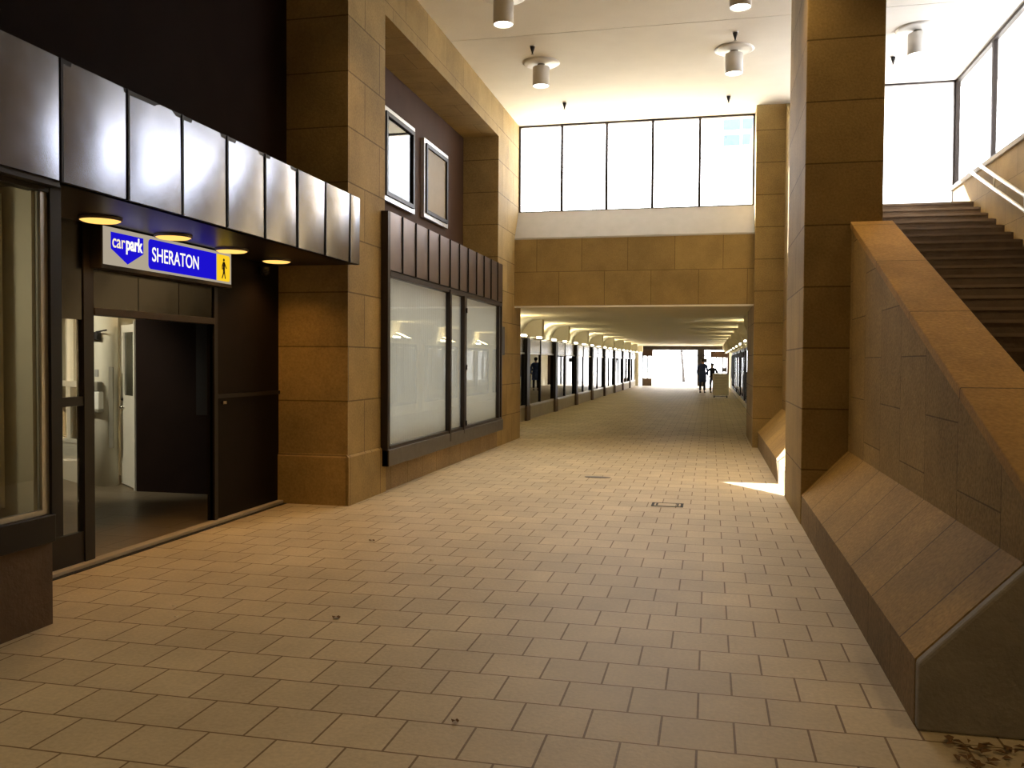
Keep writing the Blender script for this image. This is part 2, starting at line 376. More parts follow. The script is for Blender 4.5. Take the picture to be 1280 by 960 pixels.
# stairs
SY, SZ, RUN, RISE = 14.95, 4.15, .375, .15
t = thing('staircase', (2.85, 10, 0), 'dark stone staircase climbing to the daylight on the right', 'staircase', kind='structure')
k = 0
while True:
    zt = SZ-RISE*k; yf = SY-RUN*k
    if zt < .1: break
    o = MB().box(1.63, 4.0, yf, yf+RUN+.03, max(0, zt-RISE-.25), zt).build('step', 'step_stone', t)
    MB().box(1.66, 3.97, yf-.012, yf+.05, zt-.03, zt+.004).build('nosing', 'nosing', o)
    k += 1
MB().box(1.63, 4.6, SY+RUN, 16.25, SZ-.4, SZ).build('landing', 'step_stone', t)
struct('wall_right', MB().box(4.0, 4.25, -5, 16.3, 0, 4.56), 'sandstone', 'sandstone wall on the far side of the staircase', 'wall')
struct('trim_4', MB().box(3.97, 4.28, -5, 16.3, 4.56, 4.62, .006), 'light_stone', 'pale coping along the top of the stairside wall', 'coping')
struct('wall_right_top', MB().box(4.0, 4.25, -5, 12.2, 4.62, ZC), 'sandstone', 'unseen upper right wall, extended to block side light', 'wall')  # unseen wall, extended to cut side light reaching the canopy fascia
struct('ceiling_outer', MB().box(4.2, 9.5, 4, 16.25, ZC, ZC+.4), 'plaster_white', 'white soffit carrying on outside the side glazing', 'ceiling')
glazing('window_2', 'tall side glazing above the stair wall, far right', 'bronze_metal', 'clear_glass', 'x', 4.05,
        [12.2, 14.2, 16.2], 4.62, ZC, .05, .035, .06)
glazing('window_3', 'bright tall glazing at the top of the stairs', 'bronze_metal', 'clear_glass', 'y', 16.2, [1.75, 4.02], SZ, ZC, .03, .03)
# hand rails
t = thing('handrail', (3.93, 12, 3), 'pair of white handrails on the wall right of the stairs', 'handrail')
def railz(y, h): return 4.63+h + .415*(y-14.9)
for h in (0.0, .19):
    MB().tube((3.90, 9.2, railz(9.2, h)), (3.90, 15.0, railz(15.0, h)), .026).ball((3.90, 15.0, railz(15, h)), .026).build('rail', 'white_rail', t)
    for y in (9.6, 10.6, 11.6, 12.6, 13.6, 14.6):
        MB().tube((3.90, y, railz(y, h)-.02), (3.995, y, railz(y, h)-.07), .011, seg=8).lathe([(.03, 0), (.03, .012)], (3.985, y, railz(y, h)-.07), 12, Matrix.Rotation(PI/2, 4, 'Y')).build('bracket', 'white_rail', t)
for y in (12.35, 13.6):
    MB().tube((3.90, y, railz(y, 0)), (3.90, y, railz(y, .19)), .012, seg=8).build('link', 'white_rail', t)

def pillow(x, y0, y1, z0, z1, amp, n=10):
    b = bmesh.new(); V = []
    for i in range(n+1):
        row = []
        for k in range(n+1):
            u, v = i/n, k/n
            row.append(b.verts.new((x-.002+amp*(1-(2*u-1)**2)*(.55+.45*(1-(2*v-1)**2)), y0+(y1-y0)*u, z0+(z1-z0)*v)))
        V.append(row)
    for i in range(n):
        for k in range(n): b.faces.new((V[i][k], V[i+1][k], V[i+1][k+1], V[i][k+1])).smooth = True
    q = MB(); q.box(x-.014, x-.003, y0, y1, z0, z1); q.merge(b); return q
# ------------------------------------------------------------------ canopy over the entrance
ZF0, ZF1, XF = 2.645, 3.372, -3.75
t = thing('canopy', (-4.2, 5, ZF0), 'silver metal panelled canopy over the entrance and curtained window', 'canopy')
MB().box(XF-.06, XF-.015, -4.9, 8.95, ZF0, ZF1).build('backing', 'black_metal', t)
ys = [8.955]; y = 8.68
while y > -2: ys.append(y); y -= .604
ys = ys[::-1]
for i, (a, b) in enumerate(zip(ys, ys[1:])):
    q = pillow(XF, a+.011, b-.011, ZF0+.004, ZF1-.004, random.uniform(.006, .011))
    q.rot(random.uniform(-.010, .010), 'Z', (XF, (a+b)/2, 3)); q.rot(random.uniform(-.008, .008), 'Y', (XF, (a+b)/2, 3))
    q.build('fascia_panel', 'fascia_metal', t)
    MB().box(XF-.012, XF+.008, a-.009, a+.009, ZF0, ZF1).build('seam', 'black_metal', t)
MB().box(-4.6, XF, -4.9, 8.9, ZF1-.03, ZF1).build('top_sheet', 'black_metal', t)
o = MB().box(-4.72, XF-.02, 4.46, 8.895, ZF0, ZF0+.03).build('soffit', 'black_soffit', t); o['label'] = 'black glossy soffit'
MB().box(-4.3, XF-.02, -4.9, 4.46, ZF0-.03, ZF0+.03).build('soffit', 'black_soffit', t)
dl = thing('downlight', (-4.42, 5.64, 2.615), 'amber round downlight under the canopy, nearest the curtained window', 'downlight', 'round downlights under the canopy')
MB().lathe([(.142, .033), (.142, .012), (.152, .012), (.152, .033)], (-4.42, 5.64, 2.612), 40, None, False).build('rim', 'bulb_ring', dl)
MB().lathe([(0, .0), (.12, .002), (.14, .012), (.14, .032), (0, .032)], (-4.42, 5.64, 2.613), 40).build('lens', 'lens_amber', dl)
DLY = (5.64, 6.54, 7.46, 8.33)
for y, lb in zip(DLY[1:], ('amber round downlight overlapping the top of the blue sign', 'amber round downlight beside the yellow pedestrian square',
                           'amber round downlight nearest the sandstone pier')):
    dup(dl, (-4.42, y, 2.615), lb)
for y in DLY:
    lamp('SPOT', 'downlight_glow', (-4.42, y, 2.60), 30, (1, .50, .14), .11, (-4.38, y+.02, 0), 2.3, .8)
# hanging sign
SX, SY0, SY1, Z0, Z1 = -4.58, 5.87, 7.71, 2.335, 2.63
t = thing('hanging_sign', (SX, (SY0+SY1)/2, Z0), 'lit blue and yellow carpark direction sign under the canopy', 'sign')
MB().box(SX-.16, SX, SY0-.02, SY1+.02, Z0-.035, Z1+.012, .004).build('cabinet', 'black_metal', t)
MB().box(SX-.002, SX+.003, SY0, SY1, Z0, Z1).build('face', 'sign_back', t)
def on_sign(pts, off, depth=.002):
    q = MB(); q.prism(pts, 'x', SX+off, SX+off+depth); return q
def rrect(y0, y1, z0, z1, r, corners):
    P = []
    for (cy_, cz_, a0, on) in ((y0, z0, PI, corners[0]), (y1, z0, 1.5*PI, corners[1]), (y1, z1, 0, corners[2]), (y0, z1, PI/2, corners[3])):
        if not on: P.append((cy_, cz_)); continue
        ox = cy_ + (r if cy_ == y0 else -r); oz = cz_ + (r if cz_ == z0 else -r)
        for k in range(6):
            a = a0+PI/2*k/5; P.append((ox+r*math.cos(a), oz+r*math.sin(a)))
    return P
W = SY1-SY0
bp_ = on_sign(rrect(SY0+.30*W, SY0+.855*W, Z0+.02, Z1-.025, .035, (1, 0, 0, 1)), .004).build('blue_panel', 'sign_blue', t)
yp_ = on_sign(rrect(SY0+.862*W, SY0+.985*W, Z0+.02, Z1-.025, .03, (0, 1, 1, 0)), .004).build('yellow_panel', 'sign_yellow', t)
ac = SY0+.155*W
ab_ = on_sign([(ac-.20, Z1-.035), (ac-.20, Z0+.13), (ac, Z0+.025), (ac+.20, Z0+.13), (ac+.20, Z1-.035)], .004).build('arrow_badge', 'sign_blue', t)
def text(body, y0, y1, zmid, height, mat, parent, bold=0.0):
    c = bpy.data.curves.new('lettering', 'FONT'); c.body = body; c.size = 1; c.offset = bold; c.extrude = .01
    o = bpy.data.objects.new('lettering', c); COL.objects.link(o); bpy.context.view_layer.update()
    me = bpy.data.meshes.new_from_object(o.evaluated_get(bpy.context.evaluated_depsgraph_get()))
    bpy.data.objects.remove(o)
    b = bmesh.new(); b.from_mesh(me); bpy.data.meshes.remove(me)
    xs = [v.co.x for v in b.verts]; a0, a1 = min(xs), max(xs); k = (y1-y0)/(a1-a0); cap = .70
    for v in b.verts:
        v.co = Vector((SX+.0085+v.co.z*.1, y0+(v.co.x-a0)*k, zmid+(v.co.y-cap/2)*height/cap))
    bmesh.ops.recalc_face_normals(b, faces=list(b.faces))
    q = MB(); q.merge(b); return q.build('lettering', mat, parent)
text('car', ac-.185, ac-.035, Z1-.10, .105, 'sign_cream', ab_, .004)
text('park', ac-.022, ac+.188, Z1-.10, .105, 'sign_white', ab_, .03)
text('SHERATON', SY0+.325*W, SY0+.695*W, (Z0+Z1)/2, .118, 'sign_white', bp_, .006)
pc = SY0+.925*W; zb = Z0+.045
q = MB()
def limb(a, b, w):
    (y0, z0), (y1, z1) = a, b; dx, dz = y1-y0, z1-z0; l = math.hypot(dx, dz); nx, nz = -dz/l*w/2, dx/l*w/2
    q.prism([(y0+nx, z0+nz), (y0-nx, z0-nz), (y1-nx, z1-nz), (y1+nx, z1+nz)], 'x', SX+.007, SX+.009)
q.prism([(pc+.014*math.cos(2*PI*i/14), zb+.178+.014*math.sin(2*PI*i/14)) for i in range(14)], 'x', SX+.007, SX+.009)
for a, b, w in (((pc, zb+.16), (pc, zb+.085), .034), ((pc-.005, zb+.09), (pc-.008, zb+.045), .017), ((pc-.008, zb+.047), (pc-.032, zb), .014),
                ((pc+.006, zb+.09), (pc+.012, zb+.045), .017), ((pc+.012, zb+.047), (pc+.026, zb), .014),
                ((pc-.01, zb+.155), (pc-.03, zb+.115), .012), ((pc-.03, zb+.117), (pc-.026, zb+.085), .011),
                ((pc+.01, zb+.155), (pc+.03, zb+.118), .012), ((pc+.03, zb+.12), (pc+.048, zb+.10), .011)): limb(a, b, w)
q.build('pedestrian_symbol', 'sign_black', yp_)
# camera dome
t = thing('security_camera', (-4.62, 8.45, 2.50), 'small dark dome camera near the top of the dark door panel', 'camera')
MB().lathe([(.05, 0), (.055, .06), (0, .06)], (-4.62, 8.45, 2.53), 20).build('mount', 'black_metal', t)
MB().ball((-4.62, 8.45, 2.535), .046).build('dome', 'black_metal', t)

# ------------------------------------------------------------------ entrance wall
t = thing('door_1', (XE, 5.2, 0), 'dark framed glazed sidelight at the left of the entrance opening', 'door', kind='structure')
q = MB().box(XE-.05, XE+.02, 5.78, 5.89, .035, 2.66).box(XE-.05, XE+.02, 4.5, 4.6, .035, 2.66)
q.build('post', 'black_metal', t)
MB().box(XE-.03, XE+.01, 4.6, 5.78, .035, .27).build('bottom_rail', 'black_metal', t)
MB().box(XE-.03, XE+.012, 4.6, 5.78, 1.24, 1.31).build('middle_rail', 'black_metal', t)
MB().box(XE-.03, XE+.01, 4.6, 5.78, 1.90, 2.66).build('top_panel', 'dark_sheet', t)
MB().box(XE-.012, XE-.006, 4.6, 5.78, .27, 1.24).build('pane', 'clear_glass', t)
MB().box(XE-.012, XE-.006, 4.6, 5.78, 1.31, 1.90).build('pane', 'clear_glass', t)
t = thing('trim_6', (XE, 6.7, 1.9), 'dark reflective metal transom above the entrance opening', 'transom', kind='structure')
for a, b in ((5.89, 6.45), (6.46, 7.02), (7.03, 7.58)):
    MB().box(XE-.03, XE+.004, a, b, 2.0, 2.66).build('panel', 'dark_sheet', t)
MB().box(XE-.06, XE+.03, 5.89, 7.58, 1.94, 2.0, .004).build('head_rail', 'bronze_metal', t)
t = thing('door_2', (XE, 8.2, 0), 'black door panel between the opening and the sandstone pier', 'door', kind='structure')
MB().box(XE-.06, XE+.0, 7.58, 8.9, .035, 2.66).build('leaf', 'black_door', t)
MB().box(XE-.03, XE+.02, 7.58, 7.64, .035, 2.66).build('stile', 'black_metal', t)
MB().box(XE-.0, XE+.02, 7.64, 8.9, 1.22, 1.26).build('rail', 'black_metal', t)
MB().box(XE+.0, XE+.03, 7.72, 7.78, 1.16, 1.19).build('latch', 'chrome', t)
# lobby
struct('wall_inner_dark', MB().box(-6.66, -4.75, 9.10, 9.22, .02, 2.62), 'dark_brown_panel', 'dark wall at the back of the lobby', 'wall')
struct('trim_7', MB().box(-5.85, -4.76, 9.085, 9.10, .95, 2.2), 'black_metal', 'black panel set on the lobby wall', 'panel')
struct('wall_inner_side', MB().box(-9.7, -9.6, 4.4, 10.4, .02, 2.62), 'inner_white', 'white side wall deep in the lobby', 'wall')
struct('wall_inner_back', MB().box(-9.6, -6.6, 10.3, 10.4, .02, 2.62), 'inner_white', 'white back wall deep in the lobby', 'wall')
struct('wall_inner_near', MB().box(-9.6, -3.90, 4.38, 4.46, .02, 2.62), 'inner_white', 'lobby wall behind the curtained window', 'wall')
struct('ceiling_inner', MB().box(-9.7, XE-.06, 4.4, 10.4, 2.62, 2.7), 'plaster_cream', 'lobby ceiling', 'ceiling')
# white glazed partition left of the inner doors (seen through the sidelight)
def slab_between(p, q, z0, z1, thick):
    a = Vector((p[0], p[1])); b = Vector((q[0], q[1])); d = (b-a).normalized(); n = Vector((-d.y, d.x))*thick/2
    return MB().prism([tuple(a+n), tuple(a-n), tuple(b-n), tuple(b+n)], 'z', z0, z1)
P0, P1 = (-8.9, 10.25), (-7.5, 9.36)
t = thing('window_4', (-8.2, 9.8, 0), 'white glazed partition inside the lobby, seen through the sidelight', 'window', kind='structure')
def lerp(a, b, k): return (a[0]+(b[0]-a[0])*k, a[1]+(b[1]-a[1])*k)
slab_between(P0, P1, .02, .52, .08).build('dado', 'inner_white', t)
slab_between(P0, P1, .52, .57, .10).build('sill', 'white_paint', t)
slab_between(P0, P1, 2.2, 2.62, .08).build('head', 'inner_white', t)
slab_between(P0, P1, 1.24, 1.31, .08).build('transom', 'white_paint', t)
for k in (0, .28, .56, .80, .985): slab_between(lerp(P0, P1, max(0, k-.016)), lerp(P0, P1, min(1, k+.016)), .57, 2.2, .08).build('mullion', 'white_paint', t)
slab_between(P0, P1, .57, 1.24, .01).build('pane', 'tinted_glass', t)
slab_between(P0, P1, 1.31, 2.2, .01).build('pane', 'shop_glass', t)
# white column with dispenser, ajar white door
struct('column_inner', MB().lathe([(.15, .02), (.15, 2.62)], (-7.36, 9.46, 0), 32), 'inner_white', 'rounded white column beside the white lobby door', 'column')
t = thing('door_3', (-7.05, 9.46, 0), 'white lobby door with a vision panel standing ajar', 'door', kind='structure')
D0, D1 = (-7.22, 9.60), (-6.70, 9.18)
slab_between(D0, D1, .04, 1.15, .05).build('leaf', 'white_paint', t)
slab_between(D0, D1, 1.93, 2.02, .05).build('leaf', 'white_paint', t)
slab_between(D0, lerp(D0, D1, .22), 1.15, 1.93, .05).build('stile', 'white_paint', t)
slab_between(lerp(D0, D1, .86), D1, 1.15, 1.93, .05).build('stile', 'white_paint', t)
slab_between(lerp(D0, D1, .22), lerp(D0, D1, .86), 1.15, 1.93, .012).build('vision_panel', 'mirror_glass', t)
slab_between(lerp(D0, D1, .985), lerp(D0, D1, 1.06), .02, 2.06, .09).build('jamb', 'white_paint', t)
hp = lerp(D0, D1, .16)
MB().ball((hp[0]-.01, hp[1]-.05, 1.0), .028).tube((hp[0]-.01, hp[1]-.05, 1.0), (hp[0]+.06, hp[1]-.09, 1.0), .010, seg=8).build('handle', 'chrome', t)
MB().ball((hp[0]-.01, hp[1]-.035, 1.10), .02).build('lock', 'black_metal', t)
q = MB().box(-7.235, -7.175, 9.36, 9.38, .50, 1.50, .005); tag(q.build('push_plate', 'grey_plate'), 'long grey vertical plate on the edge of the white column', 'plate')
q = thing('soap_dispenser', (-7.33, 9.28, 1.0), 'small white dispenser with grey top on the white column', 'dispenser')
MB().box(-7.41, -7.27, 9.22, 9.32, .98, 1.20, .015).build('body', 'paper_white', q)
MB().box(-7.40, -7.28, 9.215, 9.32, 1.20, 1.32, .015).build('cover', 'grey_plate', q)
MB().box(-7.43, -7.26, 9.20, 9.32, .945, .98, .006).build('tray', 'grey_plate', q)
q = thing('door_closer', (-7.38, 9.28, 1.86), 'black box on the white column below the lobby door head', 'door closer')
MB().box(-7.50, -7.30, 9.24, 9.32, 1.83, 1.93, .01).build('body', 'black_metal', q)
MB().tube((-7.32, 9.25, 1.93), (-7.15, 9.22, 1.95), .010, seg=8).build('arm', 'black_metal', q)
q = MB().box(-7.385, -7.335, 9.300, 9.312, 1.38, 1.47, .004); tag(q.build('wall_notice', 'print_grey'), 'tiny grey notice above the dispenser on the white column', 'notice')
t = thing('ceiling_light', (-7.3, 7.3, 2.58), 'fluorescent ceiling light inside the lobby', 'lamp')
MB().box(-7.9, -6.7, 7.2, 7.4, 2.585, 2.62, .006).build('housing', 'lamp_white', t)
MB().box(-7.87, -6.73, 7.22, 7.38, 2.572, 2.585).build('diffuser', 'tube_cool', t)
lamp('SPOT', 'lobby_glow', (-7.7, 7.3, 2.54), 230, (1, .92, .70), .15, (-7.3, 9.5, 1.0), 1.35, .6)

# ------------------------------------------------------------------ curtained window, bottom left
t = thing('window_5', (-3.85, 3.2, .52), 'dark framed window with a cream curtain at the left edge', 'window', kind='structure')
MB().box(-3.93, -3.82, -4.8, 4.47, .50, .67, .008).build('sill', 'black_metal', t)
MB().box(-3.93, -3.835, 4.455, 4.545, .52, ZF0).build('corner_post', 'black_metal', t)
MB().box(-3.92, -3.84, -4.8, 4.455, ZF0-.06, ZF0-.0).build('head', 'black_metal', t)
MB().box(-3.89, -3.855, 4.40, 4.455, .67, ZF0-.06).build('stile', 'alu', t)
MB().box(-3.89, -3.855, -4.8, 4.40, .67, .70).build('bead', 'alu', t)
MB().box(-3.876, -3.87, -4.8, 4.40, .70, ZF0-.06).build('pane', 'shop_glass', t)
b = bmesh.new(); n = 150; rows = []
for i in range(n+1):
    y = 2.3 + (4.31-2.3)*i/n
    x = -4.04 + .035*math.sin(y*32+.8*math.sin(y*5)) + .012*math.sin(y*75)
    rows.append((b.verts.new((x, y, .72)), b.verts.new((x*1.0-.004, y, 2.56))))
for A, B in zip(rows, rows[1:]):
    f = b.faces.new((A[0], B[0], B[1], A[1])); f.smooth = True
q = MB(); q.merge(b)
for i in range(0): pass
tag(q.build('curtain', 'curtain_cloth'), 'cream pleated curtain hanging behind the left edge window', 'curtain')
struct('wall_inner_shop', MB().box(-4.9, -4.8, -5, 4.38, 0, 2.66), 'curtain_cloth', 'pale inner wall behind the curtain', 'wall')
lamp('AREA', 'shop_glow', (-3.96, 3.2, 2.45), 6, (1, .86, .55), .1, (-4.0, 3.9, 1))

# ------------------------------------------------------------------ white display window on the left wall
FX = -3.78
t = thing('window_6', (FX, 12.9, .3), 'large display window with white blinds between the stone piers', 'window', kind='structure')
MB().box(XW-.2, FX, 9.88, 9.96, .32, 3.40).build('end_frame', 'bronze_metal', t)
MB().box(XW-.2, FX, 15.74, 15.80, .32, 3.40).build('end_frame', 'bronze_metal', t)
MB().box(XW-.05, FX+.02, 9.88, 15.82, .32, .52, .006).build('sill', 'sill_metal', t)
MB().box(XW-.05, FX+.005, 9.96, 15.74, .52, .56).build('bottom_rail', 'bronze_metal', t)
MB().box(XW-.05, FX+.005, 9.96, 15.74, 2.62, 2.68).build('top_rail', 'bronze_metal', t)
for a, b in ((12.42, 12.50), (13.20, 13.33), (15.52, 15.58)):
    MB().box(XW-.05, FX+.01, a, b, .56, 2.62).build('mullion', 'bronze_metal', t)
MB().box(FX-.02, FX+.022, 12.40, 12.47, .40, 2.66, .003).build('casement_stile', 'bronze_metal', t)
MB().box(FX-.02, FX+.022, 13.16, 13.20, .46, 2.62, .003).build('casement_stile', 'bronze_metal', t)
for z in (.62, 1.5, 2.4): MB().tube((FX+.028, 13.26, z-.04), (FX+.028, 13.26, z+.04), .014, seg=10).build('hinge', 'black_metal', t)
for a, b in ((9.96, 12.42), (12.5, 13.2), (13.33, 15.52), (15.58, 15.74)):
    MB().box(FX-.022, FX-.016, a, b, .56, 2.62).build('pane', 'shop_glass', t)
PY = [9.89, 10.38, 10.89, 11.41, 11.91, 12.43, 12.92, 13.42, 13.93, 14.42, 14.91, 15.39, 15.80]
for a, b in zip(PY, PY[1:]):
    q = pillow(FX, a+.011, b-.011, 2.70, 3.40, random.uniform(.004, .008))
    q.rot(random.uniform(-.01, .01), 'Z', (FX, (a+b)/2, 3)); q.build('header_panel', 'bronze_sheet', t)
MB().box(XW-.68, FX-.03, 9.96, 15.74, 2.68, 3.38).build('header_box', 'black_metal', t)
for a in PY[1:-1]: MB().box(FX-.03, FX+.014, a-.011, a+.011, 2.70, 3.40).build('seam', 'black_metal', t)
for a, b, lb in ((9.97, 12.45, 'white vertical blind behind the widest pane of the display window'), (12.46, 13.25, 'narrow white blind in the middle casement'),
                 (13.26, 15.73, 'white vertical blind behind the far pane of the display window')):
    bm_ = bmesh.new(); n = int((b-a)/.012); prev = None
    for i in range(n+1):
        y = a+(b-a)*i/n; x = FX-.06+.006*math.sin(y*2*PI/.089)
        cur = (bm_.verts.new((x, y, .57)), bm_.verts.new((x, y, 2.61)))
        if prev: bm_.faces.new((prev[0], cur[0], cur[1], prev[1])).smooth = True
        prev = cur
    q = MB(); q.merge(bm_); tag(q.build('window_blind', 'blind_cloth'), lb, 'blind', 'white blinds of the display window')
struct('wall_left_backing', MB().box(-4.7, -4.05, 10.0, 15.79, .40, 2.66), 'shop_dark', 'wall behind the display blinds', 'wall')
lo = lamp('AREA', 'display_glow', (-4.03, 12.85, 1.6), 33, (1, .97, .90), 5.6, (-3.0, 12.85, 1.6))
lo.data.shape = 'RECTANGLE'; lo.data.size_y = 1.9
# plaque on far pier
t = thing('wall_plaque', (XW+.02, 16.15, 1.7), 'narrow dark plaque on the pier beside the display window', 'plaque')
MB().box(XW, XW+.03, 16.02, 16.26, 1.72, 2.26, .004).build('board', 'black_metal', t)
MB().box(XW+.03, XW+.034, 16.05, 16.23, 1.76, 2.22).build('face', 'bronze_metal', t)

# upper windows in recess
def casement(name, y0, y1, z0, z1, label, pane, back):
    x = -4.55
    t = thing(name, (x, (y0+y1)/2, z0), label, 'window', kind='structure')
    w = .07
    f = MB().box(x, x+.06, y0, y1, z0, z0+w).box(x, x+.06, y0, y1, z1-w, z1).box(x, x+.06, y0, y0+w, z0+w, z1-w).box(x, x+.06, y1-w, y1, z0+w, z1-w)
    f.build('outer_frame', 'alu', t)
    w2 = .13
    f = MB().box(x+.03, x+.085, y0+w, y1-w, z0+w, z0+w2).box(x+.03, x+.085, y0+w, y1-w, z1-w2, z1-w).box(x+.03, x+.085, y0+w, y0+w2, z0+w2, z1-w2).box(x+.03, x+.085, y1-w2, y1-w, z0+w2, z1-w2)
    f.build('sash', 'black_metal' if back is None else 'alu', t)
    MB().box(x+.045, x+.052, y0+w2, y1-w2, z0+w2, z1-w2).build('pane', pane, t)
    if back: MB().box(x+.02, x+.026, y0+w2, y1-w2, z0+w2, z1-w2).build('blind', back, t)
casement('window_7', 11.55, 12.88, 3.87, 5.19, 'nearer upper recess window reflecting the bright sky', 'mirror_glass', None)
casement('window_8', 13.33, 14.63, 3.91, 5.17, 'farther upper recess window with a dull tan pane', 'blind_beige', None)

# ------------------------------------------------------------------ ceiling fittings
LR = .135
def can(x, y, label):
    t = thing('ceiling_lamp', (x, y, ZC), label, 'lamp', 'white cylinder lamps on the ceiling')
    MB().lathe([(0, 0), (.29, 0), (.30, -.012), (.26, -.03), (0, -.03)], (x, y, ZC), 40).build('ceiling_disc', 'lamp_white', t)
    MB().lathe([(.06, 0), (.06, -.08)], (x, y, ZC-.03), 20).build('neck', 'grey_plate', t)
    sh_ = MB().lathe([(LR-.02, -.05), (LR, -.06), (LR, -.36), (LR-.008, -.36), (LR-.012, -.34), (LR-.012, -.06)], (x, y, ZC-.02), 36).build('shade', 'lamp_white', t)
    MB().lathe([(0, -.345), (LR-.012, -.345), (LR-.012, -.33), (0, -.33)], (x, y, ZC-.02), 36).build('lens', 'lens_white', sh_)
    return t
lamp0 = can(-2.71, 13.9, 'white cylinder ceiling lamp in the left row, nearer the high windows')
LAMPS = [(-2.71, 13.9), (.31, 13.9), (-2.71, 11.28), (.32, 11.35), (2.86, 13.6)]
for (x, y), lb in zip(LAMPS[1:], ('white cylinder ceiling lamp just left of the big pillar', 'white cylinder ceiling lamp cut by the top edge, left row',
                                  'sliver of a glowing lamp at the top edge near the pillar', 'white cylinder ceiling lamp above the staircase')):
    dup(lamp0, (x, y, ZC), lb)
LAMPS_UNSEEN = [(-2.71, 8.66), (.32, 8.7), (-2.71, -1.2), (.32, -1.2), (2.86, 8.6), (2.86, 3.6)]  # out-of-view lamps; those behind the viewer and over the stairs are added fill
for (x, y) in LAMPS + LAMPS_UNSEEN:
    lamp('SPOT', 'lamp_glow', (x, y, ZC-.40), 125 if y > 0 else 260, (1, .66, .27), .12, (x, y, 0), 2.0, .8)
for (x, y), lb in zip(LAMPS_UNSEEN, ('above the frame in the left row', 'above the frame in the right row', 'added as unseen fill behind the viewer, left row', 'added as unseen fill behind the viewer, right row', 'added unseen over the middle of the stairs as fill', 'added unseen over the foot of the stairs as fill')):
    dup(lamp0, (x, y, ZC), 'white cylinder ceiling lamp ' + lb)
def sprk(x, y, label):
    t = thing('sprinkler', (x, y, ZC), label, 'sprinkler', 'dark sprinklers on the ceiling')
    MB().lathe([(.045, 0), (.045, -.012), (0, -.012)], (x, y, ZC+.004), 16).build('escutcheon', 'alu', t)
    MB().lathe([(.038, 0), (.03, -.035), (.014, -.08), (.009, -.11), (0, -.11)], (x, y, ZC-.012), 16).build('head', 'black_metal', t)
    MB().lathe([(0, -.112), (.022, -.112), (.022, -.117), (0, -.117)], (x, y, ZC-.010), 16).build('deflector', 'grey_plate', t)
    return t
s0 = sprk(-2.70, 13.15, 'dark sprinkler head in front of the left row ceiling lamp')
for (x, y), lb in (((.305, 13.2), 'dark sprinkler head in front of the lamp by the big pillar'), ((-2.69, 16.1), 'dark sprinkler head nearest the high windows on the left'),
                   ((2.75, 14.75), 'dark sprinkler head over the stairs'), ((.275, 16.3), 'faint sprinkler head right of centre by the high windows')):
    dup(s0, (x, y, ZC), lb)

# ------------------------------------------------------------------ passage (tunnel)
XT, ZT = -4.87, 2.72
struct('ceiling_passage', MB().box(-4.42, 1.9, 17.75, 61, ZT, 4.0), 'plaster_cream', 'low cream ceiling of the long passage', 'ceiling')
struct('wall_passage_left', MB().box(-6.2, -6.0, 17.0, 61, 0, 4.0), 'shop_dark', 'dark back of the shops along the passage', 'wall')
struct('roof_passage_left', MB().box(-6.2, -4.89, 17.8, 61, 2.3, 4.0), 'plaster_cream', 'solid ceiling over the passage shops', 'ceiling')
FIN0, BAY = 18.45, 4.45
NB = 9
arc = [(-4.89+.45*(1-math.cos(a)), 2.27+.45*math.sin(a)) for a in [PI/2*k/12 for k in range(13)]]
t = thing('ceiling_cove', (XT, 38, 2.27), 'curved cream cove along the left edge of the passage ceiling', 'ceiling', kind='structure')
MB().prism(arc + [(-4.42, 2.9), (-5.0, 2.9), (-5.0, 2.27)], 'y', 17.8, 60).build('vault', 'plaster_cream', t)
ordn = ('nearest', 'second', 'third', 'fourth', 'fifth', 'sixth', 'seventh', 'eighth', 'ninth', 'farthest')
fin0 = None
for k in range(1, NB+1):
    y = FIN0+BAY*k
    lb = '%s quarter round cream fin dividing the light cove on the left' % ordn[k-1]
    if k == NB: lb = 'farthest quarter round cream fin of the left light cove'
    if fin0 is None:
        fin0 = tag(MB().prism(arc + [(-4.36, 2.725), (-4.36, 2.27)], 'y', y-.16, y+.16, .006).build('cove_fin', 'plaster_cream', None, (-4.6, y, 2.27)), lb, 'fin', 'fins of the left light cove')
    else:
        c = fin0.copy(); COL.objects.link(c); c.location = (-4.6, y, 2.27); c['label'] = lb
def cove_lamp(y, label, x=-4.68):
    t = thing('cove_lamp', (x, y, 2.2), label, 'lamp', 'lamps along the passage coves')
    MB().box(x-.10, x+.10, y-.28, y+.28, 2.205, 2.235, .004).build('tray', 'lamp_white', t)
    MB().lathe([(0, -.24), (.035, -.24), (.035, .24), (0, .24)], (x, y, 2.27), 14, Matrix.Rotation(PI/2, 4, 'X')).build('tube', 'tube_warm', t)
    return t
c0 = None; n = 0
for k in range(NB):
    yb = FIN0+BAY*k
    for dy in (1.1, 3.5):
        n += 1
        lb = 'cove lamp number %d from the near end, left side of the passage' % n
        lb = 'glowing tube lamp, %s in the %s left cove bay' % ('first' if dy < 2 else 'second', ordn[k])
        if c0 is None: c0 = cove_lamp(yb+dy, lb)
        else: dup(c0, (-4.68, yb+dy, 2.2), lb)
    lamp('AREA', 'cove_glow', (-4.60, yb+BAY/2+.02, 2.33), 15, (1, .80, .42), .5, (-4.45, yb+BAY/2, 3))
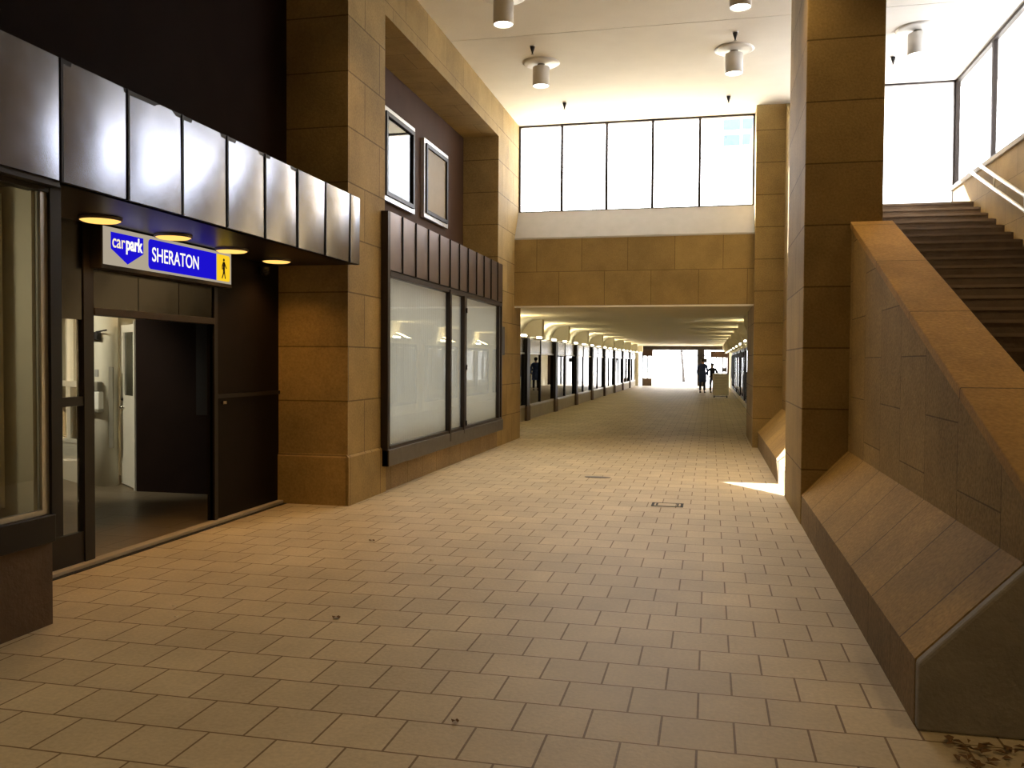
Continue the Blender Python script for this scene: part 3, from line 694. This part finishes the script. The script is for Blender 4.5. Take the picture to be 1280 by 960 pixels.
# right hand coves
struct('ceiling_cove_right', MB().box(1.20, 1.9, 19.8, 60, 2.27, 2.9), 'plaster_cream', 'cream ceiling strip over the right hand shops', 'ceiling')
f1 = None
for k in range(0, NB):
    y = 21.5+BAY*k
    lb = '%s cream fin of the light cove on the right side of the passage' % ordn[k]
    if f1 is None: f1 = tag(MB().prism([(1.2, 2.27), (1.2, 2.72), (.78, 2.72), (.78, 2.5), (.9, 2.3), (1.0, 2.27)], 'y', y-.16, y+.16).build('cove_fin', 'plaster_cream', None, (1, y, 2.27)), lb, 'fin', 'fins of the right light cove')
    else:
        c = f1.copy(); COL.objects.link(c); c.location = (1, y, 2.27); c['label'] = lb
    dup(c0, (1.05, y+1.8, 2.2), 'glowing tube lamp in the %s right cove bay' % ordn[k])
    lamp('AREA', 'cove_glow', (1.0, y+2.2, 2.33), 7, (1, .80, .42), .4, (.7, y+2.2, 3))
# shopfronts left
def shopfront(y, label):
    t = thing('shopfront', (XT, y, 0), label, 'shopfront', 'shopfronts along the left side of the passage')
    MB().box(XT-.15, XT+.02, y+.002, y+BAY-.002, 0, .36).build('stone_base', 'light_stone', t)
    MB().box(XT-.14, XT+.09, y+.002, y+.45, 0, .40).build('pier_base', 'dark_stone', t)
    MB().box(XT-.12, XT+.03, y+.02, y+BAY-.02, .36, .42).build('sill', 'alu', t)
    for a, b in ((.40, 2.2), (2.27, 4.44)):
        q = MB().box(XT-.04, XT, y+a, y+b, 1.84, 2.27, .003); q.rot(random.uniform(-.01, .01), 'Z', (XT, y+a, 2)); q.build('header_panel', 'header_steel', t)
        MB().box(XT-.012, XT-.006, y+a, y+b, .42, 1.80).build('pane', 'mirror_glass', t)
    MB().box(XT-.06, XT+.015, y+.40, y+BAY-.01, 1.80, 1.84).build('top_rail', 'alu', t)
    MB().box(XT-.1, XT+.08, y+.03, y+.40, .36, 2.27).build('pier', 'black_metal', t)
    MB().box(XT-.08, XT+.03, y+2.2, y+2.27, .42, 2.27).build('mullion', 'black_metal', t)
    return t
# a first part bay next to the pier, then full bays
s0 = shopfront(FIN0, 'nearest shopfront of the left passage wall, beside the sandstone pier')
for k in range(1, NB):
    dup(s0, (XT, FIN0+BAY*k, 0), '%s shopfront from the sandstone pier on the left passage wall' % ordn[k])
# right passage wall
struct('wall_passage_right', MB().box(1.25, 1.45, 19.8, 60, 0, 2.27), 'plaster_cream', 'plain wall on the right of the passage', 'wall')
struct('wall_right_below', MB().box(1.75, 2.0, 16.3, 19.8, 0, 4.1), 'sandstone', 'stone wall behind the far right pillar', 'wall')
def rshop(y, label):
    t = thing('shop_window', (1.2, y, 0), label, 'shop window', 'shop windows along the right side of the passage')
    MB().box(1.19, 1.26, y, y+3.4, .3, 2.1).build('backing', 'shop_dark', t)
    MB().box(1.17, 1.178, y+.1, y+3.3, .4, 2.0).build('pane', 'mirror_glass', t)
    for a in (0, 1.65, 3.3): MB().box(1.15, 1.20, y+a, y+a+.1, .3, 2.1).build('post', 'black_metal', t)
    MB().box(1.15, 1.25, y, y+3.4, 2.0, 2.1).build('head', 'black_metal', t); MB().box(1.15, 1.25, y, y+3.4, .3, .4).build('sill', 'black_metal', t)
    return t
r0 = rshop(21.9, 'nearest dark shop window on the right passage wall')
for k in range(1, 6): dup(r0, (1.2, 21.9+BAY*k, 0), '%s dark shop window from the right pillar in the passage' % ordn[k])
t = thing('wall_poster', (1.2, 51, .7), 'dark upright poster board on the right wall near the exit', 'poster')
MB().box(1.20, 1.25, 50.2, 51.4, .7, 2.0).build('board', 'black_metal', t); MB().box(1.19, 1.20, 50.3, 51.3, .78, 1.92).build('sheet', 'brown_panel', t)
# exit end
struct('beam_exit', MB().box(-6, 3, 60, 60.6, 2.45, 4.0), 'bronze_metal', 'dark header across the far exit', 'beam')
struct('wall_exit_left', MB().box(-6.0, -4.75, 59.4, 60.4, 0, 2.45), 'plaster_cream', 'pale return wall left of the far exit', 'wall')
struct('wall_exit_right', MB().box(1.15, 2.0, 59.6, 60.4, 0, 2.45), 'brown_panel', 'brown return wall right of the far exit', 'wall')
struct('column_exit', MB().box(-.83, -.36, 60, 60.45, 0, 2.5), 'bronze_metal', 'dark column standing in the far exit', 'column')
t = thing('display_case', (-4.17, 60.2, 0), 'tall glazed display case left of the far exit', 'display case')
MB().box(-4.50, -3.86, 59.9, 60.5, 0, .50).build('base', 'dark_stone', t)
MB().box(-4.52, -3.82, 59.9, 60.5, 2.02, 2.445).build('head', 'brown_panel', t)
for a in (-4.52, -4.19, -3.88): MB().box(a, a+.06, 59.92, 60.48, .5, 2.02).build('post', 'black_metal', t)
for a, b in ((-4.46, -4.19), (-4.13, -3.88)): MB().box(a, b, 60.19, 60.2, .5, 2.02).build('pane', 'clear_glass', t)
t = thing('glazed_kiosk', (.62, 60.3, 0), 'glazed door screen with a solid header right of the far exit', 'kiosk')
MB().box(.05, 1.15, 60.0, 60.6, 1.95, 2.36).build('header', 'brown_panel', t)
for a in (.05, .38, .80, 1.05): MB().box(a, a+.07, 60.05, 60.5, 0, 1.95).build('post', 'black_metal', t)
for a, b in ((.12, .38), (.45, .80), (.87, 1.05)): MB().box(a, b, 60.27, 60.28, .05, 1.95).build('pane', 'clear_glass', t)
MB().box(.80, 1.12, 60.02, 60.3, 1.0, 1.25).build('lock_rail', 'black_metal', t)
t = thing('bracket_sign', (-.6, 59.9, 1.5), 'small dark bracket signs fixed on the exit column', 'bracket sign')
MB().box(-.80, -.39, 59.96, 59.998, 1.6, 2.15).build('back_plate', 'black_metal', t)
MB().box(-.98, -.80, 59.9, 59.99, 2.05, 2.13).build('bracket', 'black_metal', t); MB().box(-.39, -.2, 59.9, 59.99, 2.05, 2.13).build('bracket', 'black_metal', t)
MB().box(-.39, -.18, 59.86, 59.99, 1.6, 1.88).build('box', 'black_metal', t)
# notice board on feet
BX0, BX1, BY = .13, .86, 41.0
t = thing('notice_board', ((BX0+BX1)/2, BY, 0), 'white freestanding notice board on black feet in the passage', 'notice board')
MB().box(BX0, BX1, BY-.03, BY+.03, .10, 1.10, .008).build('board', 'paper_white', t)
MB().box(BX0+.02, BX1-.02, BY-.034, BY-.03, .13, 1.075).build('sheet', 'paper_white', t)
for i in range(9):
    z = 1.0-.075*i
    MB().box(BX0+.08, BX1-.08-(.12 if i % 3 == 2 else 0), BY-.037, BY-.034, z, z+.012).build('text_line', 'print_grey', t)
for x in (BX0+.05, BX1-.11): MB().box(x, x+.06, BY-.2, BY+.2, .0, .045, .005).box(x+.015, x+.045, BY-.02, BY+.02, .04, .11).build('foot', 'black_metal', t)
MB().box(BX0+.05, BX1-.05, BY-.015, BY+.015, .045, .075).build('cross_bar', 'black_metal', t)

# ------------------------------------------------------------------ people
def skin_mesh(verts, edges, radii, root=0, sub=1):
    me = bpy.data.meshes.new('sk'); me.from_pydata([Vector(v) for v in verts], edges, [])
    o = bpy.data.objects.new('sk', me); COL.objects.link(o)
    md = o.modifiers.new('s', 'SKIN'); md.use_smooth_shade = True
    lay = me.skin_vertices[0].data if me.skin_vertices else None
    if lay is None:
        bpy.context.view_layer.objects.active = o
        bpy.ops.mesh.customdata_skin_add(); lay = me.skin_vertices[0].data
    for i, r in enumerate(radii):
        lay[i].radius = (r, r) if isinstance(r, (int, float)) else r
        lay[i].use_root = (i == root)
    o.modifiers.new('d', 'SUBSURF').levels = sub
    o.modifiers['d'].render_levels = sub
    bpy.context.view_layer.update()
    dg = bpy.context.evaluated_depsgraph_get()
    res = bpy.data.meshes.new_from_object(o.evaluated_get(dg))
    bpy.data.objects.remove(o)
    b = bmesh.new(); b.from_mesh(res); bpy.data.meshes.remove(res)
    for f in b.faces: f.smooth = True
    q = MB(); q.merge(b); return q
class Sk:
    def __init__(s): s.v = []; s.e = []; s.r = []
    def chain(s, start, pts):
        prev = start
        for p, r in pts:
            s.v.append(p); s.r.append(r); i = len(s.v)-1
            if prev is not None: s.e.append((prev, i))
            prev = i
        return prev
def person(loc, rz, h, arms, label, coat, coat_len, trousers, hairm, stance=(.1, .1)):
    k = h/1.75
    t = thing('person', loc, label, 'person'); t.rotation_euler = (0, 0, rz); t.scale = (k, k, k)
    base = Vector(loc)
    def fin(q, name, mat, par=None):
        bmesh.ops.translate(q.bm, vec=base, verts=list(q.bm.verts)); return q.build(name, mat, par or t)
    s = Sk()
    s.chain(None, [((0, 0, .93), (.145, .105))])
    ch = s.chain(0, [((0, .01, 1.1), (.13, .095)), ((0, 0, 1.30), (.155, .105)), ((0, .005, 1.43), (.10, .075))])
    hd = s.chain(ch, [((0, 0, 1.50), .056), ((0, -.01, 1.545), .058), ((0, -.015, 1.615), (.078, .090)), ((0, -.01, 1.69), (.084, .096)), ((0, -.005, 1.735), (.056, .066))])
    s.chain(hd-2, [((0, -.106, 1.625), .016)])                           # nose
    for sd in (-1, 1): s.chain(hd-1, [((sd*.078, 0, 1.645), .018)])      # ears
    for sd in (-1, 1):
        sh, el, wr, dirh = arms[sd]
        a = s.chain(ch, [((sd*.10, 0, 1.435), .062), (sh, .056), (tuple((Vector(sh)+Vector(el))/2), .048), (el, .040), (tuple((Vector(el)+Vector(wr))/2), .037), (wr, .026)])
        d = Vector(dirh).normalized(); side = d.cross(Vector((sd, 0, 0))).normalized()
        pal = Vector(wr)+d*.055
        pv = s.chain(a, [(tuple(pal), (.036, .018))])
        for j, ln in enumerate((.070, .080, .074, .058)):
            o = side*(.028-.019*j)
            s.chain(pv, [(tuple(pal+d*.035+o), .010), (tuple(pal+d*(.035+ln*.6)+o+Vector((-sd*.008, 0, 0))), .009), (tuple(pal+d*(.03+ln)+o+Vector((-sd*.025, 0, 0))), .007)])
        s.chain(a, [(tuple(Vector(wr)+d*.03+side*.034), .011), (tuple(Vector(wr)+d*.075+side*.052), .009)])
        hx = sd*.09; fx = sd*stance[0]
        s.chain(0, [((hx, 0, .86), (.088, .09)), ((sd*(.09+stance[0])/2, -.005, .66), .078), ((sd*(.05+stance[0]*.5), -.012, .48), .056), ((fx, .012, .30), .056), ((fx, .012, .10), .036), ((fx, -.05, .042), .030), ((fx, -.13, .03), .020)])
    body = fin(skin_mesh(s.v, s.e, s.r), 'body', 'skin')
    # trousers
    s2 = Sk(); s2.chain(None, [((0, 0, .97), (.13, .11))])
    for sd in (-1, 1):
        fx = sd*stance[0]
        s2.chain(0, [((sd*.085, 0, .83), (.092, .10)), ((sd*(.09+stance[0])/2, -.005, .66), .092), ((sd*(.05+stance[0]*.5), -.012, .48), .072), ((fx, .012, .30), .068), ((fx, .015, .11), .058)])
    q = skin_mesh(s2.v, s2.e, s2.r); q.ball((0, 0, .93), .165, 1, .78, .85, 20); fin(q, 'trousers', trousers)
    s3 = Sk(); s3.chain(None, [((0, .0, .84), (.195, .158)), ((0, .0, .98), (.185, .145))])
    c3 = s3.chain(1, [((0, .01, 1.12), (.165, .125)), ((0, 0, 1.31), (.195, .135)), ((0, .008, 1.44), (.13, .095)), ((0, .002, 1.525), (.068, .066))])
    for sd in (-1, 1):
        sh, el, wr, dirh = arms[sd]
        s3.chain(c3-1, [((sd*.11, 0, 1.435), .088), (sh, .084), (tuple((Vector(sh)+Vector(el))/2), .062), (el, .055), (wr, .040)])
    q = skin_mesh(s3.v, s3.e, s3.r)
    if coat_len:
        prof = [(.16, 1.12), (.198, .98), (.205, .85), (.205, .7), (.22, coat_len), (.205, coat_len), (.19, .7), (.16, .95)]
        q.lathe(prof, (0, 0, 0), 28, Matrix.Diagonal((1, .78, 1, 1)))
    fin(q, 'coat' if coat_len else 'jacket', coat)
    hq = MB().ball((0, .010, 1.695), .108, .93, 1.05, .95, 20)
    bmesh.ops.bisect_plane(hq.bm, geom=list(hq.bm.verts)+list(hq.bm.edges)+list(hq.bm.faces), plane_co=(0, -.045, 1.66), plane_no=(0, -.75, -.6), clear_outer=True)
    fin(hq, 'hair', hairm)
    for sd in (-1, 1):
        fin(MB().ball((sd*.033, -.096, 1.655), .011), 'eye', 'sign_black')
        fx = sd*stance[0]
        fin(MB().ball((fx, -.055, .04), .055, .95, 2.45, .9, 14), 'shoe', 'shoe')
    fin(MB().ball((0, -.094, 1.583), .02, 1.1, .3, .3), 'mouth', 'brown_panel')
    return t
rest = {sd: ((sd*.20, .0, 1.40), (sd*.255, .03, 1.13), (sd*.26, -.04, .89), (0, -.15, -1)) for sd in (-1, 1)}
person((-.37, 47.2, 0), PI*.95, 1.80, rest, 'tall standing person in a long blue coat before the exit column', 'coat_blue', .56, 'cloth_dark', 'hair_dark', (.11, .1))
hips = {-1: ((-.20, 0, 1.40), (-.36, .05, 1.17), (-.22, -.10, 1.00), (.8, -.5, -.3)), 1: ((.20, 0, 1.40), (.34, .05, 1.15), (.21, -.10, .99), (-.8, -.5, -.3))}
person((.14, 47.6, 0), .1, 1.54, hips, 'person in a dark jacket with bent elbows behind the notice board', 'cloth_dark', 0, 'cloth_dark', 'hair_dark', (.10, .1))

# ------------------------------------------------------------------ floor bits
t = thing('drain_cover', (-.42, 10.7, 0), 'small rectangular drain cover set in the paving', 'drain cover')
D = (-.62, -.27, 9.74, 10.0)
x0, x1, y0, y1 = D
MB().box(x0, x1, y0, y0+.035, 0, .004).box(x0, x1, y1-.035, y1, 0, .004).box(x0, x0+.03, y0, y1, 0, .004).box(x1-.03, x1, y0, y1, 0, .004).build('frame', 'rubber', t)
MB().box(x0+.03, x1-.03, y0+.035, y1-.035, 0, .0035).build('lid', 'pavers', t)
for x in (x0+.05, x1-.07): MB().box(x, x+.02, y0+.06, y1-.06, .0035, .006).build('key_slot', 'rubber', t)
tag(MB().lathe([(0, 0), (.14, 0), (.14, .004), (0, .004)], (-1.50, 12.0, 0), 24, Matrix.Diagonal((1.3, .6, 1, 1))).build('floor_patch', 'sill_metal'), 'dull round cover plate in the paving beyond the drain cover', 'cover plate')
def leaf(x, y, s, mat, label):
    b = bmesh.new(); n = 10
    vs = [b.verts.new((x+s*math.cos(2*PI*i/n)*(1 if i % 2 else .7), y+s*.6*math.sin(2*PI*i/n), .004+.006*(i % 3))) for i in range(n)]
    c = b.verts.new((x, y, .012))
    for i in range(n): b.faces.new((vs[i], vs[(i+1) % n], c))
    q = MB(); q.merge(b); tag(q.build('scrap', mat), label, 'litter', 'scraps on the paving')
leaf(-2.24, 4.98, .03, 'leaf_dry', 'dark scrap on the paving in front of the sandstone pier')
leaf(-1.08, 3.66, .02, 'leaf_dry', 'reddish scrap on the paving at the bottom centre')
leaf(-3.2, 4.75, .022, 'litter_pale', 'pale scrap on the paving near the threshold, lower left')
leaf(-3.35, 4.95, .018, 'litter_pale', 'tiny pale scrap closest to the threshold')
leaf(-2.15, 6.6, .02, 'litter_pale', 'pale scrap on the paving left of centre')
leaf(-2.9, 7.2, .03, 'leaf_dry', 'dark scrap on the paving below the pier corner')
q = MB()
for i in range(420):
    x = random.uniform(.98, 1.9); y = random.uniform(2.6, 3.98)
    if y < 3.3 and x < 1.05: continue
    s_ = random.uniform(.012, .035); a = random.uniform(0, PI)
    z = .004+random.random()*.02
    dx, dy = math.cos(a)*s_, math.sin(a)*s_
    q.quad([(x-dx, y-dy, z), (x+dy*.5, y-dx*.5, z+.008), (x+dx, y+dy, z+.003), (x-dy*.5, y+dx*.5, z+.012)])
tag(q.build('leaf_litter', 'leaf_dry'), 'scatter of dry leaves and dirt at the foot of the stone base', 'leaves', kind='stuff')

# ------------------------------------------------------------------ outside
struct('ground_street', MB().box(-60, 60, 62.5, 160, -.3, -.01), 'street', 'pale street pavement beyond the far exit', 'ground')
struct('ground_plaza', MB().box(1.63, 40, 16.26, 59, 3.9, SZ-.005), 'street', 'sunlit plaza at the top of the stairs', 'ground')
t = thing('tree', (-2.2, 72, 0), 'slender bare street tree outside the far exit', 'tree')
q = MB().tube((-2.05, 72, 0), (-2.15, 72, 1.5), .13, .10).tube((-2.15, 72, 1.48), (-2.35, 72, 3.2), .10, .07)
q.build('trunk', 'bark', t)
q = MB()
for i in range(26):
    a = random.uniform(0, 2*PI); z = random.uniform(2.1, 3.2)
    q.tube((-2.25, 72, z), (-2.25+math.cos(a)*random.uniform(.6, 1.8), 72+math.sin(a)*1.2, z+random.uniform(.4, 1.4)), .03, .008, 6)
q.build('branches', 'bark', t)
t = thing('building', (6, 60, 0), 'pale office block seen through the top right high window', 'building')
MB().box(.6, 16, 64, 76, 0, 19.6).build('wall', 'facade', t)
for z in (17.0, 18.1):
    q = MB()
    for i in range(2): q.box(.75+i*1.3, 1.9+i*1.3, 63.93, 64, z, z+.75)
    q.build('window_band', 'far_glass', t)
# ------------------------------------------------------------------ light
w = bpy.data.worlds.new('World'); sc.world = w; w.use_nodes = True
nt = w.node_tree; bg = nt.nodes['Background']
bg.inputs[0].default_value = (.93, .95, 1.0, 1); bg.inputs[1].default_value = 10
sun = bpy.data.lights.new('sun', 'SUN'); sun.energy = 45; sun.angle = .009; sun.color = (1, .95, .86)
so = bpy.data.objects.new('sun', sun); COL.objects.link(so)
so.rotation_euler = Vector((.835, -1.196, -1.0)).to_track_quat('-Z', 'Y').to_euler()
def portal(c, sx, sy, rot):
    d = bpy.data.lights.new('daylight_portal', 'AREA'); d.shape = 'RECTANGLE'; d.size = sx; d.size_y = sy; d.cycles.is_portal = True
    o = bpy.data.objects.new('daylight_portal', d); COL.objects.link(o); o.location = c; o.rotation_euler = rot
portal((-1.53, 17.7, 5.53), 4.7, 1.8, (-PI/2, 0, 0))
portal((2.9, 16.3, 5.3), 2.3, 2.3, (-PI/2, 0, 0))
portal((4.15, 14.2, 5.52), 1.8, 4.0, (0, PI/2, 0))
portal((-1.8, 60.7, 1.25), 6.2, 2.5, (-PI/2, 0, 0))

# ------------------------------------------------------------------ camera
F = 1087.0
yaw, pitch, roll = (math.radians(a) for a in (12.803, -1.4875, .3536))
fw = Vector((-math.sin(yaw)*math.cos(pitch), math.cos(yaw)*math.cos(pitch), math.sin(pitch)))
rt = Vector((math.cos(yaw), math.sin(yaw), 0)); up = rt.cross(fw)
r2 = rt*math.cos(roll)+up*math.sin(roll); u2 = up*math.cos(roll)-rt*math.sin(roll)
cam = bpy.data.cameras.new('camera'); cam.sensor_width = 36; cam.lens = 36*F/1280; cam.clip_start = .05; cam.clip_end = 400
co = bpy.data.objects.new('camera', cam); COL.objects.link(co)
co.matrix_world = Matrix(((r2.x, u2.x, -fw.x, 0), (r2.y, u2.y, -fw.y, 0), (r2.z, u2.z, -fw.z, 1.6), (0, 0, 0, 1)))
sc.camera = co
sc.view_settings.view_transform = 'Standard'; sc.view_settings.look = 'None'
sc.view_settings.exposure = 0; sc.view_settings.gamma = 1; sc.view_settings.use_curve_mapping = False
sc.cycles.use_denoising = True
sc.cycles.max_bounces = 10; sc.cycles.diffuse_bounces = 5; sc.cycles.glossy_bounces = 5; sc.cycles.transparent_max_bounces = 16
sc.cycles.sample_clamp_indirect = 12; sc.cycles.blur_glossy = .5
